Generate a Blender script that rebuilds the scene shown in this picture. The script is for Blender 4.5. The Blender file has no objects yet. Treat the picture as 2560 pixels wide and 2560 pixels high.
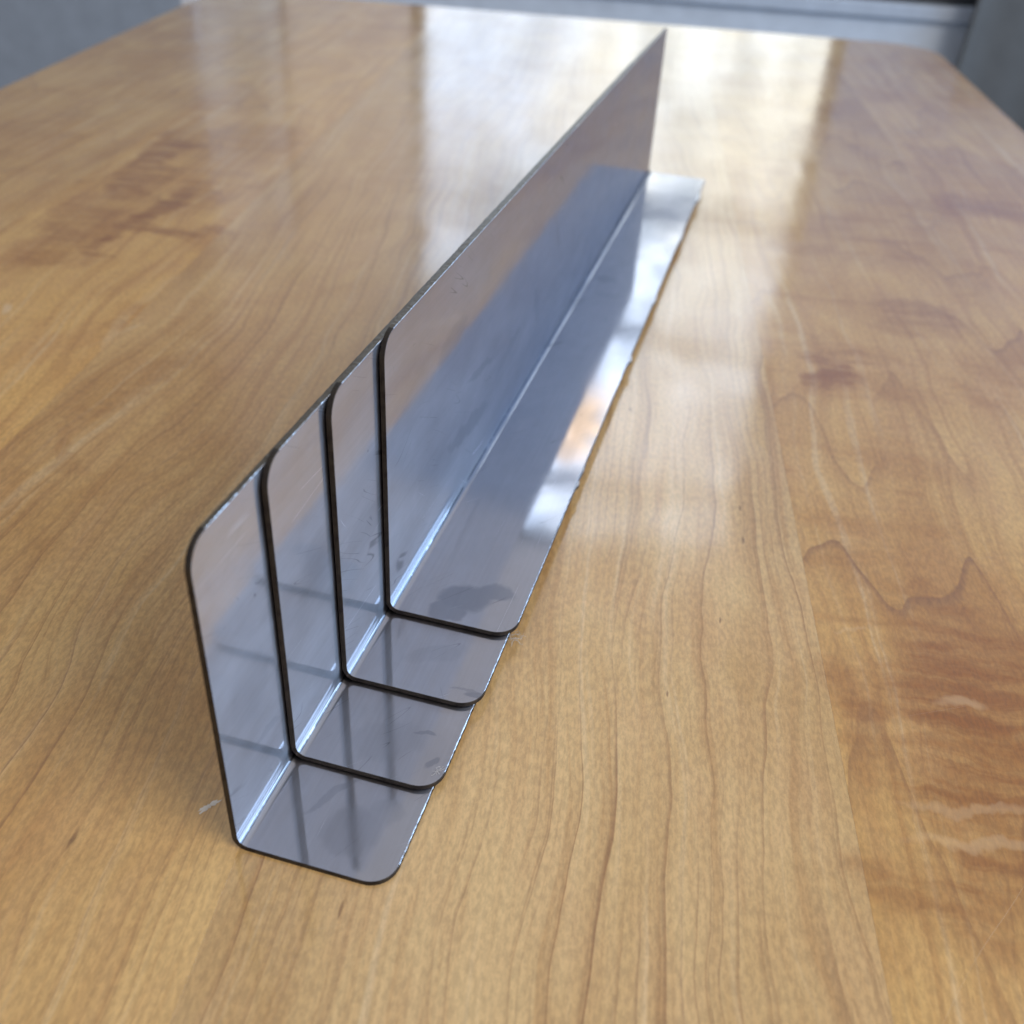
import bpy, math, random
import numpy as np
from mathutils import Matrix, Vector, Euler

S = 0.0445                      # one unit of measure below: the width of an angle's base flange, in metres
PI = math.pi
random.seed(4)
scene = bpy.context.scene
COL = scene.collection

# ------------------------------------------------------------------ camera, world, lamps, exposure
AX, AY, AZ = 0.9500793396, -0.0514983843, 0.2768215931
def rx(a): return Matrix.Rotation(a, 4, 'X')
def ry(a): return Matrix.Rotation(a, 4, 'Y')
def rz(a): return Matrix.Rotation(a, 4, 'Z')
cam = bpy.data.cameras.new('camera')
cam.sensor_width = 36.0
cam.lens = 2498.95 / 2560 * 36.0
cam.clip_start = 0.01
cam.clip_end = 60
cam.dof.use_dof = True
cam.dof.focus_distance = 6.9 * S
cam.dof.aperture_fstop = 11.5
cam_o = bpy.data.objects.new('camera', cam)
COL.objects.link(cam_o)
cam_o.matrix_world = Matrix.Translation(Vector((2.37443, -3.19722, 5.22313)) * S) @ rz(AZ) @ ry(AY) @ rx(AX)
scene.camera = cam_o

TH = math.radians(9.2)          # the table is turned this much against the angles
def tw(u, v, z=0.0):            # table frame -> world
    return Vector((u * math.cos(TH) - v * math.sin(TH), u * math.sin(TH) + v * math.cos(TH), z)) * S

world = bpy.data.worlds.new('World')
scene.world = world
world.use_nodes = True
bg = world.node_tree.nodes['Background']
bg.inputs[0].default_value = (0.96, 0.95, 1.0, 1)
bg.inputs[1].default_value = 0.46

def area(name, loc, target, w, h, power, color):
    l = bpy.data.lights.new(name, 'AREA')
    l.shape = 'RECTANGLE'; l.size = w * S; l.size_y = h * S
    l.energy = power; l.color = color
    o = bpy.data.objects.new(name, l)
    o.location = loc
    o.rotation_euler = (target - loc).to_track_quat('-Z', 'Y').to_euler()
    COL.objects.link(o)
    return o
# the room's other window, to the right of the table
area('side_window_light', Vector((43, 22, 11)) * S, Vector((1, 6, 0)) * S, 52, 19, 30, (0.42, 0.66, 1.0))
# added fill lamp behind the viewer's right shoulder, to brighten the table
area('fill_light', Vector((40, -10, 36)) * S, Vector((1, 3, 0)) * S, 30, 24, 34, (1.0, 0.95, 0.90))

scene.view_settings.view_transform = 'Standard'
scene.view_settings.look = 'None'
scene.view_settings.exposure = 0.0
scene.view_settings.gamma = 1.0
scene.cycles.use_denoising = True
scene.cycles.max_bounces = 10
scene.cycles.glossy_bounces = 8
scene.cycles.blur_glossy = 0.3

# ------------------------------------------------------------------ node shorthand
class G:
    def __init__(s, name):
        s.m = bpy.data.materials.new(name); s.m.use_nodes = True
        s.t = s.m.node_tree; s.t.nodes.clear()
        s.out = s.t.nodes.new('ShaderNodeOutputMaterial')
    def n(s, typ, **kw):
        x = s.t.nodes.new(typ)
        for k, v in kw.items(): setattr(x, k, v)
        return x
    def put(s, sock, v):
        if isinstance(v, bpy.types.NodeSocket): s.t.links.new(v, sock)
        elif v is not None:
            if hasattr(sock.default_value, '__len__') and not hasattr(v, '__len__'): v = [v] * len(sock.default_value)
            if hasattr(v, '__len__') and len(v) == 3 and len(sock.default_value) == 4: v = (*v, 1)
            sock.default_value = v
    def M(s, op, a, b=None, c=None, clamp=False):
        x = s.n('ShaderNodeMath', operation=op); x.use_clamp = clamp
        for i, v in enumerate((a, b, c)):
            if v is not None: s.put(x.inputs[i], v)
        return x.outputs[0]
    def add(s, a, b): return s.M('ADD', a, b)
    def sub(s, a, b): return s.M('SUBTRACT', a, b)
    def mul(s, a, b): return s.M('MULTIPLY', a, b)
    def mx(s, a, b): return s.M('MAXIMUM', a, b)
    def mn(s, a, b): return s.M('MINIMUM', a, b)
    def step(s, x, a, b, lo=0.0, hi=1.0):          # smooth ramp of x from a to b
        m = s.n('ShaderNodeMapRange', interpolation_type='SMOOTHSTEP')
        for i, v in enumerate((x, a, b, lo, hi)): s.put(m.inputs[i], v)
        return m.outputs[0]
    def vec(s, x, y, z=0.0):
        c = s.n('ShaderNodeCombineXYZ')
        for i, v in enumerate((x, y, z)): s.put(c.inputs[i], v)
        return c.outputs[0]
    def sep(s, v):
        c = s.n('ShaderNodeSeparateXYZ'); s.put(c.inputs[0], v); return c.outputs
    def noise(s, v, scale=1.0, detail=2.0, rough=0.5, dist=0.0, color=False):
        x = s.n('ShaderNodeTexNoise')
        s.put(x.inputs['Vector'], v); x.inputs['Scale'].default_value = scale
        x.inputs['Detail'].default_value = detail; x.inputs['Roughness'].default_value = rough
        x.inputs['Distortion'].default_value = dist
        return x.outputs['Color' if color else 'Fac']
    def voro(s, v, scale=1.0, feature='F1', out='Distance', rand=1.0):
        x = s.n('ShaderNodeTexVoronoi', feature=feature)
        s.put(x.inputs['Vector'], v); x.inputs['Scale'].default_value = scale
        x.inputs['Randomness'].default_value = rand
        return x.outputs[out]
    def mix(s, f, a, b, mode='MIX'):
        x = s.n('ShaderNodeMix', data_type='RGBA', blend_type=mode)
        s.put(x.inputs[0], f); s.put(x.inputs[6], a); s.put(x.inputs[7], b)
        return x.outputs[2]
    def bump(s, h, strength, dist, normal=None):
        x = s.n('ShaderNodeBump'); s.put(x.inputs['Height'], h)
        x.inputs['Strength'].default_value = strength; x.inputs['Distance'].default_value = dist
        if normal is not None: s.put(x.inputs['Normal'], normal)
        return x.outputs[0]
    def blob(s, u, v, cu, cv, ru, rv, ang=0.0, soft=1.0):   # 1 at the centre of a turned ellipse, 0 outside
        du, dv = s.sub(u, cu), s.sub(v, cv)
        c, n = math.cos(ang), math.sin(ang)
        a = s.mul(s.add(s.mul(du, c), s.mul(dv, n)), 1 / ru)
        b = s.mul(s.sub(s.mul(dv, c), s.mul(du, n)), 1 / rv)
        d = s.add(s.mul(a, a), s.mul(b, b))
        return s.step(d, 1.0, max(0.0, 1 - soft))
    def pbsdf(s, **kw):
        b = s.n('ShaderNodeBsdfPrincipled')
        for k, v in kw.items(): s.put(b.inputs[k.replace('_', ' ')], v)
        return b
    def done(s, sock):
        s.t.links.new(sock, s.out.inputs[0]); return s.m

def plain(name, col, rough=0.6, **kw):
    g = G(name); b = g.pbsdf(Base_Color=col, Roughness=rough, **kw)
    p = g.n('ShaderNodeTexCoord').outputs['Object']
    nz = g.noise(p, 30, 4)
    g.put(b.inputs['Base Color'], g.mix(nz, [c * 0.85 for c in col], [min(1, c * 1.15) for c in col]))
    return g.done(b.outputs[0])

# ------------------------------------------------------------------ wood
def wood(name, edge_seed):
    g = G(name)
    P = g.sep(g.n('ShaderNodeTexCoord').outputs['Object'])
    u, v = g.mul(P[0], 1 / S), g.mul(P[1], 1 / S)
    at = g.n('ShaderNodeAttribute', attribute_type='OBJECT', attribute_name='grain_seed')
    seed = at.outputs['Fac']
    fl = g.n('ShaderNodeAttribute', attribute_type='OBJECT', attribute_name='flame').outputs['Fac']      # 0 straight grain, 1 flat-sawn figure
    tone = g.n('ShaderNodeAttribute', attribute_type='OBJECT', attribute_name='tone').outputs['Fac']
    us = g.add(u, g.mul(seed, 7.31))
    # wandering of the grain across the board
    w1 = g.sub(g.noise(g.vec(g.mul(us, 0.35), g.mul(v, 0.16), seed), 1, 3), 0.5)
    w3 = g.sub(g.noise(g.vec(g.mul(us, 3.0), g.mul(v, 2.2), seed), 1, 2), 0.5)
    w2 = g.sub(g.noise(g.vec(g.mul(us, 1.4), g.mul(v, 0.45), seed), 1, 3), 0.5)
    uw = g.add(us, g.add(g.mul(w1, 1.25), g.add(g.mul(w2, 0.16), g.mul(w3, 0.035))))
    # straight grain: thin dark late-wood lines at uneven spacing, each with a soft brown side
    a1 = g.add(g.mul(g.noise(g.vec(g.mul(uw, 0.8), g.mul(v, 0.04), 3.0), 1, 2), 1.6), g.mul(uw, 1.0))
    f1 = g.M('FRACT', g.mul(a1, 2.9))
    ln1 = g.mul(g.step(f1, 0.91, 0.985), g.step(f1, 1.0, 0.985))
    f1s = g.M('POWER', f1, 3.0)
    f3 = g.M('FRACT', g.mul(g.add(a1, 0.37), 8.7))
    ln3 = g.mul(g.step(f3, 0.72, 0.95), g.step(f3, 1.0, 0.96))
    vis3 = g.step(g.noise(g.vec(g.mul(us, 1.6), g.mul(v, 0.2), 12.0), 1, 2), 0.42, 0.62)
    # flat-sawn grain: jagged cathedral lines running across
    j = g.noise(g.vec(g.mul(us, 1.3), g.mul(v, 0.04), 9.0), 1, 1.4, 0.5)
    j3 = g.M('PINGPONG', g.add(g.mul(us, 1.0), g.mul(j, 1.6)), 0.55)
    j2 = g.noise(g.vec(g.mul(us, 0.7), g.mul(v, 0.30), 5.0), 1, 3)
    ring = g.add(g.mul(v, 0.36), g.add(g.add(g.mul(j, 2.1), g.mul(j3, 0.42)), g.mul(j2, 1.3)))
    f2 = g.M('FRACT', ring)
    ln2 = g.mul(g.step(f2, 0.90, 0.985), g.step(f2, 1.0, 0.985))
    early2 = g.M('POWER', f2, 3.0)
    vis = g.step(g.noise(g.vec(us, g.mul(v, 0.25), 2.0), 0.8, 2), 0.36, 0.62)
    fa = g.sub(1.0, g.mul(fl, 0.75))
    lines = g.mx(g.mul(g.mul(ln1, fa), g.add(0.22, g.mul(vis, 0.60))),
                 g.mx(g.mul(g.mul(ln3, fa), g.mul(vis3, 0.55)), g.mul(g.mul(ln2, fl), g.add(g.mul(vis, 0.38), g.mul(g.blob(u, v, 4.9, 3.6, 1.6, 1.3, 0.0, 0.9), 0.40)))))
    body = g.add(g.mul(g.mul(f1s, vis), g.sub(0.34, g.mul(fl, 0.24))), g.mul(g.mul(g.mul(early2, fl), g.add(0.35, g.mul(vis, 0.65))), 0.40))
    # broad mottling and stain-like figure
    mot = g.noise(g.vec(g.mul(us, 0.55), g.mul(v, 0.30), 1.0), 1, 5, 0.6, 0.6)
    mot2 = g.noise(g.vec(g.mul(us, 2.2), g.mul(v, 0.9), 4.0), 1, 4, 0.6, 0.4)
    curl = g.noise(g.vec(g.mul(us, 0.5), g.mul(v, 2.4), 6.0), 1, 3, 0.5, 0.8)
    stain = g.step(g.add(g.mul(mot, 0.62), g.mul(curl, 0.38)), 0.50, 0.66)
    stain = g.mul(stain, g.mul(fl, 0.65))
    # the clear patches of dark figure, each where it grew
    wu = g.add(u, g.mul(g.sub(g.noise(g.vec(u, v, 0.0), 0.9, 4, 0.6), 0.5), 1.5))
    wv = g.add(v, g.mul(g.sub(g.noise(g.vec(u, v, 7.0), 0.9, 4, 0.6), 0.5), 1.7))
    patches = 0.0
    for (cu, cv, ru, rv, ang, k) in [
            (-5.75, 12.6, 0.34, 2.2, 0.10, 0.8), (-4.85, 9.9, 0.26, 1.7, -0.05, 0.9), (-4.3, 9.6, 0.9, 0.26, 0.0, 0.7), (-5.7, 9.4, 0.6, 1.4, 0.1, 0.6),
            (5.15, 2.15, 1.0, 0.95, 0.2, 1.0), (4.75, 1.25, 0.75, 0.50, 0.0, 0.85), (4.3, 0.3, 0.5, 0.5, 0.0, 0.6), (5.2, 0.6, 0.6, 0.9, 0.0, 0.7), (4.55, 1.95, 0.20, 0.5, 0.2, 0.7), (4.05, 2.0, 0.26, 0.3, 0.0, 0.6),
            (4.6, 0.55, 0.7, 0.20, 0.15, 0.8), (4.9, 0.1, 0.6, 0.3, 0.0, 0.5), (4.75, 3.1, 0.5, 0.16, 0.2, 0.35), (4.45, 7.25, 0.26, 0.35, 0.0, 0.8), (5.0, 7.6, 0.5, 0.16, 0.0, 0.4),
            (-2.9, 5.3, 0.14, 0.9, -0.3, 0.3), (-3.05, 4.0, 0.10, 0.8, 0.5, 0.3), (-8.3, 14.5, 0.4, 1.8, 0.0, 0.25), (-7.3, 7.5, 0.5, 1.2, 0.0, 0.6), (6.0, 9.0, 0.7, 0.5, 0, 0.5), (8.2, 14.0, 1.2, 0.7, 0, 0.5)]:
        b = g.mul(g.blob(wu, wv, cu, cv, ru * 1.25, rv * 1.25, ang, 0.9), k)
        patches = b if isinstance(patches, float) else g.mx(patches, b)
    wu_ = g.add(u, g.mul(g.sub(g.noise(g.vec(g.mul(u, 9), g.mul(v, 5), 0.0), 1, 3), 0.5), 0.05)); wv_ = g.add(v, 0.0)
    # small pips and mineral flecks
    vo = g.voro(g.vec(g.mul(us, 1.0), g.mul(v, 0.33), seed), 1.1)
    vr = g.voro(g.vec(g.mul(us, 1.0), g.mul(v, 0.33), seed), 1.1, out='Color')
    pip = g.mul(g.step(vo, 0.022, 0.008), g.step(g.sep(vr)[0], 0.55, 0.6))
    # fine pore speckle
    for (cu, cv, ru, rv) in ((2.27, 5.86, 0.035, 0.07), (3.32, 4.22, 0.018, 0.07), (3.31, 3.72, 0.022, 0.08), (2.63, 1.72, 0.016, 0.05), (-0.29, 0.73, 0.035, 0.12), (-0.96, -0.1, 0.022, 0.11), (0.74, -0.31, 0.018, 0.09), (3.05, 2.6, 0.012, 0.06)):
        pip = g.mx(pip, g.blob(wu_, wv_, cu, cv, ru * 0.75, rv * 0.85, 0.0, 1.0))
    sp = g.noise(g.vec(g.mul(us, 42), g.mul(v, 17), 0.0), 1, 3, 0.65)
    sp2 = g.noise(g.vec(g.mul(us, 90), g.mul(v, 9), 0.0), 1, 2, 0.6)
    fine = g.noise(g.vec(g.mul(us, 16), g.mul(v, 0.7), 8.0), 1, 3, 0.6)
    warm = g.n('ShaderNodeAttribute', attribute_type='OBJECT', attribute_name='warm').outputs['Fac']
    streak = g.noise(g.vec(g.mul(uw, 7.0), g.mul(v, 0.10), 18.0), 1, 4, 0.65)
    dash = g.step(g.noise(g.vec(g.mul(us, 34), g.mul(v, 12.0), 21.0), 1, 3, 0.7), 0.36, 0.64)
    light = g.mix(warm, (0.64, 0.468, 0.250), (0.76, 0.455, 0.130))
    mid = g.mix(warm, (0.53, 0.362, 0.165), (0.61, 0.315, 0.063))
    deep = g.mix(warm, (0.42, 0.23, 0.085), (0.44, 0.20, 0.040))
    col = g.mix(g.step(mot, 0.36, 0.66), light, mid)
    col = g.mix(g.step(mot2, 0.40, 0.72, 0, 0.45), col, g.mix(warm, (0.64, 0.42, 0.21), (0.62, 0.33, 0.11)))
    col = g.mix(body, col, deep)
    col = g.mix(g.step(streak, 0.48, 0.70, 0.0, 0.58), col, deep)
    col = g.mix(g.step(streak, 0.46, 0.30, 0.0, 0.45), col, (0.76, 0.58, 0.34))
    col = g.mix(g.step(fine, 0.45, 0.8, 0.0, 0.35), col, deep)
    rip = g.noise(g.vec(g.mul(us, 0.8), g.add(g.mul(v, 4.2), g.mul(mot, 3.0)), 31.0), 1, 4, 0.6, 0.5)
    amber = g.step(rip, 0.34, 0.62)
    col = g.mix(stain, col, (0.44, 0.20, 0.040))
    col = g.mix(g.mul(patches, g.add(0.38, g.mul(amber, 0.62))), col, (0.30, 0.098, 0.005))
    col = g.mix(g.mul(lines, 0.74), col, (0.23, 0.095, 0.030))
    col = g.mix(g.mul(pip, 0.65), col, (0.15, 0.06, 0.015))
    dk = g.add(g.add(0.76, g.mul(dash, 0.24)), g.mul(sp, 0.26)); col = g.mix(1.0, col, g.vec(dk, dk, dk), 'MULTIPLY')
    pale = 0.0  # pale streaks: varnish glints painted into the wood colour
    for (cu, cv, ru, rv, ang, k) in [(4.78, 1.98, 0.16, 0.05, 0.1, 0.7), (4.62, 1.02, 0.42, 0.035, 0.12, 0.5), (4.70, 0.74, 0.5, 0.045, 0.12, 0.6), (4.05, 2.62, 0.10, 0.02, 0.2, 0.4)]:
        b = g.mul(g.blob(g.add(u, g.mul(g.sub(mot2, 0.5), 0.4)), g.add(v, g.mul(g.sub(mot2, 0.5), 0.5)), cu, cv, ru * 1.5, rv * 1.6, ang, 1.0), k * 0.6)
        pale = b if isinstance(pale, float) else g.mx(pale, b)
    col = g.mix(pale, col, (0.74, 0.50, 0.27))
    br = g.vec(tone, tone, tone)
    col = g.mix(1.0, col, br, 'MULTIPLY')
    # hair scratches in the varnish
    sc = 0.0
    for (ang, sd) in ((0.5, 1.0), (-0.35, 5.0), (1.25, 8.0)):
        c, n = math.cos(ang), math.sin(ang)
        ru, rv = g.sub(g.mul(u, c), g.mul(v, n)), g.add(g.mul(u, n), g.mul(v, c))
        q = g.M('ABSOLUTE', g.sub(g.noise(g.vec(g.mul(ru, 1.6), g.mul(rv, 0.12), sd), 1, 1), 0.5))
        gate = g.step(g.noise(g.vec(g.mul(ru, 0.9), g.mul(rv, 0.7), sd + 3), 1, 2), 0.64, 0.70)
        s1 = g.mul(g.step(q, 0.0012, 0.0), gate)
        sc = s1 if isinstance(sc, float) else g.mx(sc, s1)
    b = g.pbsdf(Base_Color=g.mix(g.mul(sc, 0.35), col, (0.8, 0.68, 0.5)))
    wave2 = g.noise(g.vec(u, v, 11.0), 0.5, 4, 0.6)
    wave = g.noise(g.vec(u, g.mul(v, 0.8), 0.0), 0.55, 2)
    h = g.add(g.mul(wave, 1.0), g.add(g.mul(sp, 0.010), g.add(g.mul(sc, -0.02), g.mul(lines, -0.004))))
    nrm = g.bump(h, 1.0, 0.0005)
    g.put(b.inputs['Normal'], nrm)
    rgh = g.step(g.noise(g.vec(u, v, 3.0), 0.7, 4, 0.6), 0.3, 0.75, 0.30, 0.42)
    g.put(b.inputs['Roughness'], rgh)
    b.inputs['IOR'].default_value = 1.5
    g.put(b.inputs['Coat Weight'], 0.9); g.put(b.inputs['Coat Roughness'], g.step(wave2, 0.35, 0.65, 0.10, 0.17)); g.put(b.inputs['Coat IOR'], 1.75); g.put(b.inputs['Specular IOR Level'], 0.45); g.put(b.inputs['Coat Normal'], nrm)
    return g.done(b.outputs[0])

# ------------------------------------------------------------------ sheet metal
def metal(name, which):
    g = G(name)
    uv = g.sep(g.n('ShaderNodeUVMap', uv_map='sheet').outputs[0])
    s, y = uv[0], uv[1]                                     # s runs across the sheet (0 on the bend), y along it
    seed = g.n('ShaderNodeAttribute', attribute_type='OBJECT', attribute_name='sheet_seed').outputs['Fac']
    p = g.vec(s, y, g.mul(seed, 5.0))
    mill = g.noise(g.vec(g.mul(s, 60), g.mul(y, 0.9), seed), 1, 3, 0.6)
    smear = g.noise(p, 1.3, 5, 0.6, 0.7)
    haze = g.noise(g.vec(g.mul(s, 2.2), g.mul(y, 0.8), seed), 1, 4, 0.55)
    # long rubbed streaks and short scuffs
    scr = 0.0; dark = 0.0
    for (ang, fs, ft, th, lo, sd, kind) in ((0.02, 2.4, 0.10, 0.0016, 0.60, 1.0, 0), (0.75, 2.2, 0.25, 0.0016, 0.64, 4.0, 0), (-0.5, 2.6, 0.4, 0.002, 0.60, 7.0, 1), (0.5, 5.0, 0.3, 0.003, 0.57, 23.0, 1), (0.62, 6.5, 0.5, 0.004, 0.60, 29.0, 1),
                                            (0.42, 3.2, 0.25, 0.003, 0.62, 11.0, 1), (1.45, 1.8, 0.3, 0.002, 0.66, 15.0, 1), (0.9, 7.0, 1.2, 0.010, 0.69, 19.0, 1)):
        c, n = math.cos(ang), math.sin(ang)
        a, b_ = g.sub(g.mul(s, c), g.mul(y, n)), g.add(g.mul(s, n), g.mul(y, c))
        sd2 = g.add(g.mul(seed, 13.0), sd)
        q = g.M('ABSOLUTE', g.sub(g.noise(g.vec(g.mul(a, fs), g.mul(b_, ft), sd2), 1, 1), 0.5))
        gate = g.step(g.noise(g.vec(g.mul(a, 1.6), g.mul(b_, 1.3), g.add(sd2, 3.0)), 1, 2), lo, lo + 0.05)
        k = g.mul(g.step(q, th, 0.0), gate)
        if kind: dark = k if isinstance(dark, float) else g.mx(dark, k)
        else: scr = k if isinstance(scr, float) else g.mx(scr, k)
    vo = g.voro(p, 3.3); vc = g.sep(g.voro(p, 3.3, out='Color'))
    spot = g.mul(g.step(vo, 0.055, 0.03), g.step(vc[0], 0.80, 0.84))
    ws, wy = g.add(s, g.mul(g.sub(g.noise(p, 4.0, 3), 0.5), 0.18)), g.add(y, g.mul(g.sub(g.noise(p, 5.0, 3), 0.5), 0.18))
    # greasy marks: (s, y, half sizes, turn, strength) on this sheet
    grease = 0.0
    marks = {'innermost': [(0.50, 0.30, 0.24, 0.17, 0.2, 1.0), (0.70, 0.44, 0.20, 0.12, 0.2, 1.0), (0.42, 0.12, 0.16, 0.13, 0.5, 0.9), (0.24, 7.0, 0.13, 0.13, 0.0, 0.55), (0.40, 6.5, 0.25, 0.10, 0.1, 0.35),
                           (-0.55, 1.9, 0.10, 0.70, -0.15, 0.55), (-0.95, 2.2, 0.06, 0.45, -0.2, 0.5), (-0.75, 4.2, 0.30, 0.10, 0.4, 0.35), (-1.2, 5.0, 0.25, 0.09, 0.5, 0.35), (-0.7, 3.1, 0.07, 0.5, 0.2, 0.4), (-1.6, 1.4, 0.12, 0.4, 0.1, 0.3)],
             'third': [(0.92, 0.10, 0.12, 0.035, 0.3, 0.9), (0.83, 0.12, 0.12, 0.02, 0.0, 0.6), (0.5, 0.4, 0.25, 0.12, 0.5, 0.25), (-1.0, 0.4, 0.2, 0.3, 0, 0.25)],
             'second': [(0.72, 0.42, 0.10, 0.025, 0.1, 0.8), (0.5, 0.3, 0.3, 0.2, 0.4, 0.22), (0.86, 0.22, 0.03, 0.08, -0.3, 0.8), (-1.2, 0.5, 0.25, 0.3, 0, 0.22)],
             'outermost': [(0.60, 0.30, 0.22, 0.20, 0.5, 0.35), (0.36, 0.5, 0.035, 0.22, -0.6, 0.5), (0.75, 0.5, 0.16, 0.12, 0.0, 0.25), (-0.5, 0.5, 0.04, 0.2, -0.3, 0.35), (-1.0, 0.35, 0.3, 0.25, 0, 0.2)]}
    for (cs, cy, rs, ry_, an, k) in marks[which]:
        bb = g.mul(g.blob(ws, wy, cs, cy, rs, ry_, an, 0.55), k)
        grease = bb if isinstance(grease, float) else g.mx(grease, bb)
    # the press line along the bend
    press = g.mul(g.step(g.M('ABSOLUTE', g.add(s, g.mul(g.sub(g.noise(g.vec(s, g.mul(y, 6.0), seed), 1, 3), 0.5), 0.010))), 0.0120, 0.005),
                  g.step(g.noise(g.vec(0.0, g.mul(y, 3.0), seed), 1, 4, 0.7), 0.36, 0.48))
    col = g.mix(smear, (0.61, 0.595, 0.62), (0.50, 0.49, 0.515))
    roll = g.add(0.90, g.mul(g.noise(g.vec(g.mul(s, 38), g.mul(y, 0.5), g.add(seed, 40.0)), 1, 4, 0.7), 0.20)); col = g.mix(1.0, col, g.vec(roll, roll, roll), 'MULTIPLY')
    col = g.mix(g.mul(grease, 0.58), col, (0.26, 0.27, 0.31))
    col = g.mix(g.mul(dark, 0.5), col, (0.10, 0.10, 0.12))
    col = g.mix(g.mul(scr, 0.25), col, (0.95, 0.95, 0.97))
    col = g.mix(g.mul(spot, 0.6), col, (0.12, 0.11, 0.12))
    col = g.mix(g.mul(press, 0.75), col, (0.06, 0.065, 0.08))
    r1 = g.add(g.step(smear, 0.3, 0.75, 0.05, 0.11), g.mul(grease, 0.12))
    r2 = g.step(haze, 0.3, 0.75, 0.42, 0.52)
    h = g.add(g.mul(mill, 0.0018), g.add(g.mul(g.noise(g.vec(s, g.mul(y, 0.8), seed), 0.9, 2), 0.55), g.add(g.mul(scr, 0.006), g.mul(press, -0.02))))
    nrm = g.bump(h, 1.0, 0.00022)
    sharp = g.pbsdf(Base_Color=col, Metallic=1.0, Roughness=r1, Normal=nrm)
    soft = g.pbsdf(Base_Color=col, Metallic=1.0, Roughness=r2, Normal=nrm, Anisotropic=0.88, Tangent=g.n('ShaderNodeTangent', direction_type='UV_MAP', uv_map='sheet').outputs[0])
    mixs = g.n('ShaderNodeMixShader')
    g.put(mixs.inputs[0], g.add(0.40, g.add(g.mul(scr, 0.25), g.mul(g.sub(haze, 0.5), 0.35))))
    g.t.links.new(sharp.outputs[0], mixs.inputs[1]); g.t.links.new(soft.outputs[0], mixs.inputs[2])
    return g.done(mixs.outputs[0])

def cut_edge():  # sheared ends, colour darkened to stand in for the dark side they mirror
    g = G('sheared_steel_edge')
    p = g.n('ShaderNodeTexCoord').outputs['Object']
    n1 = g.noise(p, 2600, 3, 0.7); n2 = g.noise(p, 300, 4)
    col = g.mix(n1, (0.010, 0.008, 0.007), (0.085, 0.072, 0.060))
    col = g.mix(g.step(n2, 0.4, 0.7), col, (0.02, 0.016, 0.015))
    b = g.pbsdf(Base_Color=col, Metallic=0.7, Roughness=0.5, Normal=g.bump(n1, 0.6, 0.00005))
    return g.done(b.outputs[0])
def burr():
    g = G('bright_burr')
    p = g.n('ShaderNodeTexCoord').outputs['Object']
    n1 = g.noise(p, 900, 3, 0.7)
    b = g.pbsdf(Base_Color=g.mix(n1, (0.45, 0.45, 0.46), (0.9, 0.9, 0.92)), Metallic=1.0, Roughness=0.36, Normal=g.bump(n1, 0.8, 0.0002))
    return g.done(b.outputs[0])
M_EDGE, M_BURR = cut_edge(), burr()
def top_edge():  # same cut steel, the light on the upper edge painted as a lighter colour
    g = G('lit_steel_edge')
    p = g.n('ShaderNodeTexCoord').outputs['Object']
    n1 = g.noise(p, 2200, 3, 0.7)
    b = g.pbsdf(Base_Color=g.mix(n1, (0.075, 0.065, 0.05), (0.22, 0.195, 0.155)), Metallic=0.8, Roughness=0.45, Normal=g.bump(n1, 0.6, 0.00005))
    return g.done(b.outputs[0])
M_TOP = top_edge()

# ------------------------------------------------------------------ mesh helpers
def mesh_obj(name, verts, faces, mats, parent=None, midx=None, smooth=None, uvs=None):
    me = bpy.data.meshes.new(name)
    me.from_pydata([tuple(v) for v in verts], [], faces)
    for m in (mats if isinstance(mats, (list, tuple)) else [mats]): me.materials.append(m)
    if midx is not None: me.polygons.foreach_set('material_index', midx)
    if smooth is not None: me.polygons.foreach_set('use_smooth', smooth)
    if uvs is not None:
        l = me.uv_layers.new(name='sheet')
        vi = np.empty(len(me.loops), np.int32); me.loops.foreach_get('vertex_index', vi)
        l.data.foreach_set('uv', np.asarray(uvs, np.float32)[vi].ravel())
    me.update()
    o = bpy.data.objects.new(name, me); COL.objects.link(o)
    if parent is not None: o.parent = parent
    return o
def box_geo(x0, x1, y0, y1, z0, z1, base=0):
    v = [(x, y, z) for x in (x0, x1) for y in (y0, y1) for z in (z0, z1)]
    f = [(0, 1, 3, 2), (4, 6, 7, 5), (0, 4, 5, 1), (2, 3, 7, 6), (0, 2, 6, 4), (1, 5, 7, 3)]
    return v, [tuple(i + base for i in q) for q in f]
def box(name, b, mat, parent=None, bevel=0.0):
    v, f = box_geo(*[c * S for c in b])
    o = mesh_obj(name, v, f, mat, parent)
    if bevel:
        m = o.modifiers.new('bevel', 'BEVEL'); m.width = bevel * S; m.segments = 3
    return o
def empty(name, loc=(0, 0, 0), rot=0.0):
    o = bpy.data.objects.new(name, None); COL.objects.link(o)
    o.location = loc; o.rotation_euler = (0, 0, rot); return o
def tag(o, label=None, cat=None, group=None, kind=None):
    if label: o['label'] = label
    if cat: o['category'] = cat
    if group: o['group'] = group
    if kind: o['kind'] = kind
    return o

# ------------------------------------------------------------------ the room beyond the table
room = dict(rot=TH)
def place(o): o.rotation_euler = (0, 0, TH); return o
m_wall_low = plain('pale_painted_panel', (0.60, 0.66, 0.73), 0.55)
m_wall_dark = plain('blue_grey_wall', (0.27, 0.38, 0.58), 0.8)
m_floor = plain('grey_floor', (0.25, 0.29, 0.35), 0.6)
m_frame = plain('dark_window_frame', (0.035, 0.04, 0.045), 0.5)
m_cloth = plain('dark_curtain_cloth', (0.12, 0.122, 0.12), 0.95)

fl = mesh_obj('floor', [(x * S, y * S, -17 * S) for x, y in ((-90, -60), (90, -60), (90, 47), (-90, 47))], [(0, 1, 2, 3)], m_floor)
place(fl); tag(fl, kind='structure')
VW = 44.0
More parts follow.
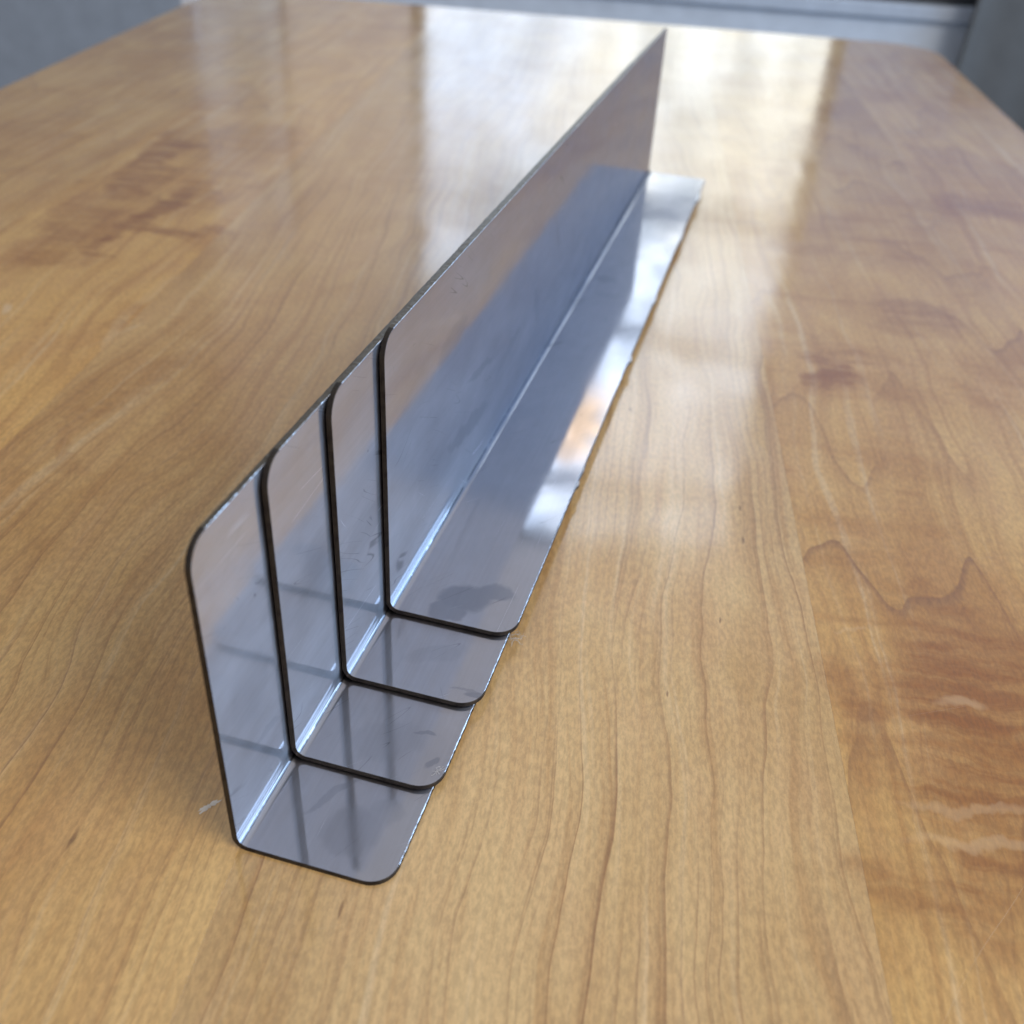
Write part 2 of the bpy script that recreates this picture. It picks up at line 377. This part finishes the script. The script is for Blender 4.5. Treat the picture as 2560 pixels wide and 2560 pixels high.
# wall: a low painted part under the window and dark parts each side of the opening
WU0, WU1, WZ0, WZ1 = -7.9, 11.1, 0.6, 31.6
lw = box('lower_wall', (-13.5, 19.0, VW, VW + 1.5, -17, -1.5), m_wall_low); place(lw); tag(lw, kind='structure')
vs, fs = [], []
for b in ((-13.5, WU0, VW + 0.3, VW + 1.8, -1.5, 54), (WU0, 60, VW + 0.3, VW + 1.8, WZ1, 54), (-18.3, -13.5, VW + 0.3, VW + 1.8, 15.6, 54), (-18.3, -13.5, VW + 0.3, VW + 1.8, -17, 0.6)):
    v, f = box_geo(*[c * S for c in b], base=len(vs)); vs += v; fs += f
wp = mesh_obj('pale_wall', vs, fs, plain('pale_wall_paint', (0.78, 0.76, 0.76), 0.8)); place(wp); tag(wp, kind='structure')
wl = box('left_wall', (-70, -18.3, VW + 0.3, VW + 1.8, -17, 54), plain('left_wall_paint', (0.33, 0.37, 0.42), 0.8)); place(wl); tag(wl, kind='structure')
vs, fs = [], []
for b in ((WU1, 60, VW + 0.3, VW + 1.8, WZ0, WZ1), (19.0, 60, VW + 0.3, VW + 1.8, -17, -1.5)):
    v, f = box_geo(*[c * S for c in b], base=len(vs)); vs += v; fs += f
ww = mesh_obj('window_wall', vs, fs, m_wall_dark); place(ww); tag(ww, kind='structure')

rl = box('dark_rail', (WU0, 60, VW + 0.25, VW + 1.8, -1.5, WZ0), m_frame); place(rl); tag(rl, kind='structure')
win = empty('window', tw(0, 0, 0), TH)
tag(win, 'tall bright window mirrored in the polished far end of the table', 'window')
box('sill', (WU0 - 1.5, WU1 + 6, VW - 0.35, VW + 1.5, -1.45, -0.84), plain('sill_paint', (0.48, 0.54, 0.62), 0.5), win, 0.12)
fr = 0.55
for b in ((WU0, WU0 + fr, VW + 0.5, VW + 1.3, WZ0, WZ1), (WU1 - fr, WU1, VW + 0.5, VW + 1.3, WZ0, WZ1), (WU0 + fr, WU1 - fr, VW + 0.5, VW + 1.3, WZ1 - fr, WZ1), (WU0 + fr, WU1 - fr, VW + 0.5, VW + 1.3, WZ0, WZ0 + fr)):
    box('frame', b, m_frame, win)
m_munt = plain('window_bar_paint', (0.30, 0.36, 0.45), 0.5)
for z, h in ((10.9, 1.25), (17.4, 0.8), (27.1, 0.75)):
    box('glazing_bar', (WU0 + fr, WU1 - fr, VW + 0.6, VW + 1.2, z - h / 2, z + h / 2), m_munt, win)
g = G('window_glass')
gl = g.n('ShaderNodeBsdfTransparent'); gs = g.pbsdf(Base_Color=(0.9, 0.95, 0.95), Roughness=0.02)
mm = g.n('ShaderNodeMixShader'); mm.inputs[0].default_value = 0.06
g.t.links.new(gl.outputs[0], mm.inputs[1]); g.t.links.new(gs.outputs[0], mm.inputs[2])
m_glass = g.done(mm.outputs[0])
for z0, z1 in ((WZ0 + fr, 10.27), (11.53, 17.0), (17.8, 26.72), (27.48, WZ1 - fr)):
    box('pane', (WU0 + fr, WU1 - fr, VW + 0.88, VW + 0.95, z0, z1), m_glass, win)

win2 = empty('window', tw(0, 0, 0), TH)
tag(win2, 'narrow second window mirrored faintly at the far left of the table', 'window')
for b in ((-18.3, -17.9, VW + 0.5, VW + 1.3, 0.6, 15.6), (-13.9, -13.5, VW + 0.5, VW + 1.3, 0.6, 15.6), (-17.9, -13.9, VW + 0.5, VW + 1.3, 15.2, 15.6), (-17.9, -13.9, VW + 0.5, VW + 1.3, 0.6, 1.0)):
    box('frame', b, m_munt, win2)
for a_, b_ in ((-17.9, -13.9),):
    box('pane', (a_, b_, VW + 0.88, VW + 0.95, 1.0, 15.2), m_glass, win2)

# the bright view outside: sky with a few pale trees, a self-luminous backdrop well beyond the glass
g = G('outdoor_sky')
P = g.sep(g.n('ShaderNodeTexCoord').outputs['Object'])
u, z = g.mul(P[0], 1 / S), g.mul(P[2], 1 / S)
q = g.vec(g.mul(u, 0.16), g.mul(z, 0.20), 0.0)
n1, n2 = g.noise(q, 1.0, 4, 0.55, 0.5), g.noise(q, 2.6, 4, 0.6)
col = g.mix(g.step(n1, 0.38, 0.62), (0.52, 0.70, 1.0), (0.96, 0.93, 0.80))
col = g.mix(g.step(u, -3.0, 6.0, 0.0, 0.6), col, (0.95, 0.97, 0.86))
col = g.mix(g.mx(g.step(z, 12.0, 24.0, 0.0, 0.75), g.step(u, 1.0, -7.0, 0.0, 0.8)), col, (0.60, 0.76, 1.0))
col = g.mix(g.step(n2, 0.50, 0.64, 0.0, 0.45), col, (0.42, 0.52, 0.55))
wu = g.add(u, g.mul(g.sub(n2, 0.5), 5.0)); wz = g.add(z, g.mul(g.sub(n1, 0.5), 5.0))
col = g.mix(g.mul(g.blob(wu, wz, 1.4, 31.0, 1.9, 4.2, 0.25, 0.9), 0.8), col, (1.0, 0.62, 0.22))
em = g.n('ShaderNodeEmission'); g.put(em.inputs[0], col)
g.put(em.inputs[1], g.mul(g.step(u, -13.0, -9.0, 0.22, 1.0), g.mul(g.step(n2, 0.38, 0.60, 1.0, 0.48), g.step(z, 6.0, 27.0, 2.9, 4.6))))
m_out = g.done(em.outputs[0])
V2 = VW + 14
sk = mesh_obj('sky', [(-30 * S, V2 * S, -16 * S), (34 * S, V2 * S, -16 * S), (34 * S, V2 * S, 43 * S), (-30 * S, V2 * S, 43 * S)], [(0, 1, 2, 3)], m_out)
place(sk); tag(sk, kind='structure')

# curtain: a dark cloth in shallow folds right of the window
cv, cf = [], []
NU, NZ = 160, 12
for j in range(NZ + 1):
    z = -16.6 + 21 * j / NZ
    for i in range(NU + 1):
        t = i / NU
        x = 15.35 + 26 * t + 0.035 * (z + 3) * (1 - t)
        y = VW - 1.6 + 0.35 * math.sin(t * 21) * (0.8 + 0.2 * math.sin(t * 9)) + 0.08 * math.sin(t * 63 + z * 0.1)
        cv.append((x * S, y * S, z * S))
for j in range(NZ):
    for i in range(NU):
        a = j * (NU + 1) + i
        cf.append((a, a + 1, a + NU + 2, a + NU + 1))
cu = mesh_obj('curtain', cv, cf, m_cloth, smooth=[True] * len(cf)); place(cu)
so = cu.modifiers.new('thick', 'SOLIDIFY'); so.thickness = 0.12 * S
tag(cu, 'dark grey curtain hanging beyond the right corner of the wooden table', 'curtain')

# ------------------------------------------------------------------ table of glued maple boards
table = empty('wooden_table', (0, 0, 0), TH)
tag(table, 'polished maple table made of glued boards, under the four nested steel angles', 'table')
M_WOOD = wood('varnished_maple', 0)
def outline():
    pts = []
    def corner(cx, cy, r, a0, a1, n=14):
        for k in range(n + 1):
            a = a0 + (a1 - a0) * k / n
            pts.append((cx + r * math.cos(a), cy + r * math.sin(a)))
    L0, L1 = (-9.75, -9.0), (-10.75, 29.35)
    R0, R1 = (9.9, -9.0), (10.5, 29.1)
    r = 1.45
    pts.append(L0); pts.append(R0)
    corner(R1[0] - r, R1[1] - r, r, 0, PI / 2)
    corner(L1[0] + r, L1[1] - r, r, PI / 2, PI)
    return pts
def clip(poly, a, c, sign):       # keep sign*(x - c) >= 0
    out = []
    for i in range(len(poly)):
        p, q = poly[i], poly[(i + 1) % len(poly)]
        dp, dq = sign * (p[0] - c), sign * (q[0] - c)
        if dp >= 0: out.append(p)
        if dp * dq < 0:
            t = dp / (dp - dq); out.append((p[0] + t * (q[0] - p[0]), p[1] + t * (q[1] - p[1])))
    return out
SEAMS = [-12.0, -6.5, -3.6, 0.04, 3.81, 7.25, 12.0]
INFO = [(0.0, 0.6, 0.95, 0.8), (1.0, 0.85, 0.97, 0.95), (2.3, 0.30, 0.92, 0.66), (4.1, 0.0, 0.94, 0.34), (5.2, 1.0, 0.87, 0.80), (6.7, 0.7, 0.93, 0.8)]
ol = outline()
for k in range(6):
    a, b = SEAMS[k], SEAMS[k + 1]
    pl = clip(clip(ol, 0, a + 0.0004, 1), 0, b - 0.0004, -1)
    n = len(pl)
    cx, cy = sum(p[0] for p in pl) / n, sum(p[1] for p in pl) / n
    def ins(p, d):
        # small chamfer: pull in towards the board's middle in x and y separately
        return (p[0] + (d if p[0] < cx else -d), p[1] + (d if p[1] < cy - 5 else (-d if p[1] > cy + 5 else 0)))
    vv = [(x * S, y * S, 0.0) for x, y in (ins(p, 0.0003) for p in pl)] + [(x * S, y * S, -0.0003 * S) for x, y in pl] + [(x * S, y * S, -0.62 * S) for x, y in pl]
    ff = [tuple(range(n)), tuple(range(3 * n - 1, 2 * n - 1, -1))]
    for i in range(n):
        j = (i + 1) % n
        ff.append((i, n + i, n + j, j)); ff.append((n + i, 2 * n + i, 2 * n + j, n + j))
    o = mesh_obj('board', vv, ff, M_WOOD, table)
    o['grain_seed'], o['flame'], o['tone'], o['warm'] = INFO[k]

# ------------------------------------------------------------------ the four bent steel angles
H, T, D = 2.2799, 0.0339, 0.0420
RI = 0.066; RO = RI + T
L = 14.091 - 2.1653
SV = H - RO                       # straight run of the upright flange
SA = RO * PI / 2 * 0.75           # arc length used as the sheet coordinate
SB = 1.0 - RO
STOT = SV + SA + SB
def surf(s, y, d):                # point on the sheet, d below the inner face; s from the upright's free edge
    if s < SV: return (T - d, y, H - s)
    if s < SV + SA:
        a = (s - SV) / SA * PI / 2
        r = RI + d
        return (RO - r * math.cos(a), y, RO - r * math.sin(a))
    return (RO + (s - SV - SA), y, T - d)
RC = 0.17
def ycap(s, r, slo, shi):         # how far the rounded corner cuts back at s
    e = min(s - slo, shi - s)
    if e >= r: return 0.0
    return r - math.sqrt(max(0.0, r * r - (r - e) ** 2))
def angle(index, which, y0, label, nicks, seed):
    rnd = random.Random(seed)
    root = empty('steel_angle', (index * D * S, y0 * S, index * D * S))
    tag(root, label, 'metal angle', 'nested steel angles')
    mat = metal('mill_steel_' + which, which)
    e = [RC * (1 - math.cos(PI / 2 * k / 10)) for k in range(11)]
    segs = [('vertical_flange', e + list(np.linspace(RC, SV, 9)[1:])),
            ('bend', list(np.linspace(SV, SV + SA, 15))),
            ('base_flange', list(np.linspace(SV + SA, STOT - RC, 7)[:-1]) + [STOT - x for x in reversed(e)])]
    # positions along the length: denser near the front, where the burrs show
    f = [((k / 240) ** 1.5) for k in range(241)]
    c = 0.0035
    nj = {}
    def rough(side, j):
        k = (side, j)
        if k not in nj: nj[k] = rnd.uniform(-1, 1)
        return nj[k]
    RF = 0.03
    for name, ss in segs:
        V, F, MI, SM, UV = [], [], [], [], []
        def ring(s, d, inset, jit):
            lo, hi = inset, STOT - inset
            sc = min(max(s, lo), hi)
            ya = inset + ycap(sc, RC - inset, lo, hi); yb = L - inset - ycap(sc, RF, lo, hi)
            row = []
            for j, t in enumerate(f):
                y = ya + (yb - ya) * t
                s2 = sc
                if jit and s > STOT - 1e-6:
                    s2 = sc + rough('b', j) * (0.0022 if index < 2 else 0.0012)
                    for (ny, nr, na) in nicks: s2 += na * math.exp(-((y - ny) / nr) ** 2)
                if jit and s < 1e-6: s2 = sc + rough('t', j) * 0.0022
                x_, y_, z_ = surf(s2, y, d + (rough('c', j) * 0.0016 if jit == 2 else 0))
                row.append(((x_ * S, y_ * S, z_ * S), (s2 - SV - SA / 2, y)))
            return row
        def addrows(rows):
            base = len(V); m = len(rows[0])
            for r in rows:
                for pz, w in r: V.append(pz); UV.append(w)
            return base, m
        def grid(rows, mi, smooth, flip=False):
            base, m = addrows(rows)
            for a in range(len(rows) - 1):
                for b in range(m - 1):
                    q = (base + a * m + b, base + a * m + b + 1, base + (a + 1) * m + b + 1, base + (a + 1) * m + b)
                    F.append(q[::-1] if flip else q); MI.append(mi); SM.append(smooth)
        inner = [ring(s, 0, c, 0) for s in ss]
        midr = [ring(s, c, 0, 2) for s in ss]
        outer = [ring(s, T, 0, 1) for s in ss]
        grid(inner, 0, True); grid(outer, 0, True, True)
        # front and back: chamfer and cut face
        for col_i, flip in ((0, True), (-1, False)):
            grid([[r[col_i] for r in inner], [r[col_i] for r in midr]], 1, False, flip)
            grid([[r[col_i] for r in midr], [r[col_i] for r in outer]], 1, False, flip)
        if name == 'vertical_flange':
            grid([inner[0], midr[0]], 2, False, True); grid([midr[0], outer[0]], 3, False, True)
        if name == 'base_flange':
            grid([inner[-1], midr[-1]], 2, False); grid([midr[-1], outer[-1]], 1, False)
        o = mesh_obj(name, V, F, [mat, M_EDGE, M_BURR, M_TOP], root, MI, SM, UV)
        o['sheet_seed'] = float(seed)
    return root
angle(0, 'outermost', 0.0, 'outermost steel angle of the nest, its rounded end reaching nearest the viewer', [], 1)
angle(1, 'second', 0.7102, 'second steel angle from the front, stepped back behind the nearest end', [], 2)
angle(2, 'third', 1.4386, 'third steel angle from the front, with a dark scuff at its rounded base corner', [], 3)
angle(3, 'innermost', 2.1653, 'innermost steel angle, its long base flange open with a grey smudge near the front corner',
      [(2.16, 0.05, 0.022), (2.40, 0.10, 0.010), (4.82, 0.08, 0.028), (6.6, 0.15, 0.018), (10.9, 0.22, 0.035), (9.0, 0.3, 0.02)], 4)

# ------------------------------------------------------------------ lint caught on the corners and a pale fleck on the table
m_lint = plain('lint_fibre', (0.50, 0.49, 0.47), 0.9)
def tuft(pos, n, size, seed, label):
    r = random.Random(seed)
    V, F = [], []
    for k in range(n):
        p = Vector((r.gauss(0, .35), r.gauss(0, .45), abs(r.gauss(0, .12)))) * size
        d = Vector((r.uniform(-1, 1), r.uniform(-1, 1), r.uniform(-.25, .35))).normalized()
        w = 0.0013 * r.uniform(.7, 1.2)
        prev = None
        for i in range(8):
            side = d.orthogonal().normalized() * w; up = d.cross(side).normalized() * w
            b = len(V)
            for q in (side, up * 0.9 - side * 0.5, -up * 0.9 - side * 0.5):
                V.append(tuple((p + q) * S))
            if prev is not None:
                for a in range(3): F.append((prev + a, prev + (a + 1) % 3, b + (a + 1) % 3, b + a))
            prev = b
            p = p + d * size * 0.13
            p.z = max(p.z, -0.02)
            d = (d + Vector((r.uniform(-1, 1), r.uniform(-1, 1), r.uniform(-.6, .5))) * 0.55).normalized()
    o = mesh_obj('lint_tuft', V, F, m_lint)
    o.location = Vector(pos) * S
    tag(o, label, 'lint', 'bits of lint on the corners of the angles')
tuft((1.13, 2.24, 0.08), 26, 0.075, 5, 'wispy grey lint on the base corner of the innermost angle')
tuft((1.0, 0.85, 0.082), 9, 0.045, 8, 'small pale lint speck on the base corner of the second angle')
V, F = [(0, 0, 0.006 * S)], []
r = random.Random(3)
N = 30
for k in range(N):
    a = 2 * PI * k / N
    rad = (0.035 + 0.05 * abs(math.cos(a)) ** 3) * r.uniform(.45, 1.2)
    V.append((math.cos(a) * rad * S, math.sin(a) * rad * 0.55 * S, 0.0008 * S))
for k in range(N): F.append((0, 1 + k, 1 + (k + 1) % N))
fk = mesh_obj('paint_fleck', V, F, plain('white_paint', (0.75, 0.70, 0.62), 0.8))
fk.location = Vector((-0.29, 0.22, 0)) * S; fk.rotation_euler = (0, 0, 1.05)
tag(fk, 'tiny white paint fleck on the wood left of the nearest angle', 'fleck')
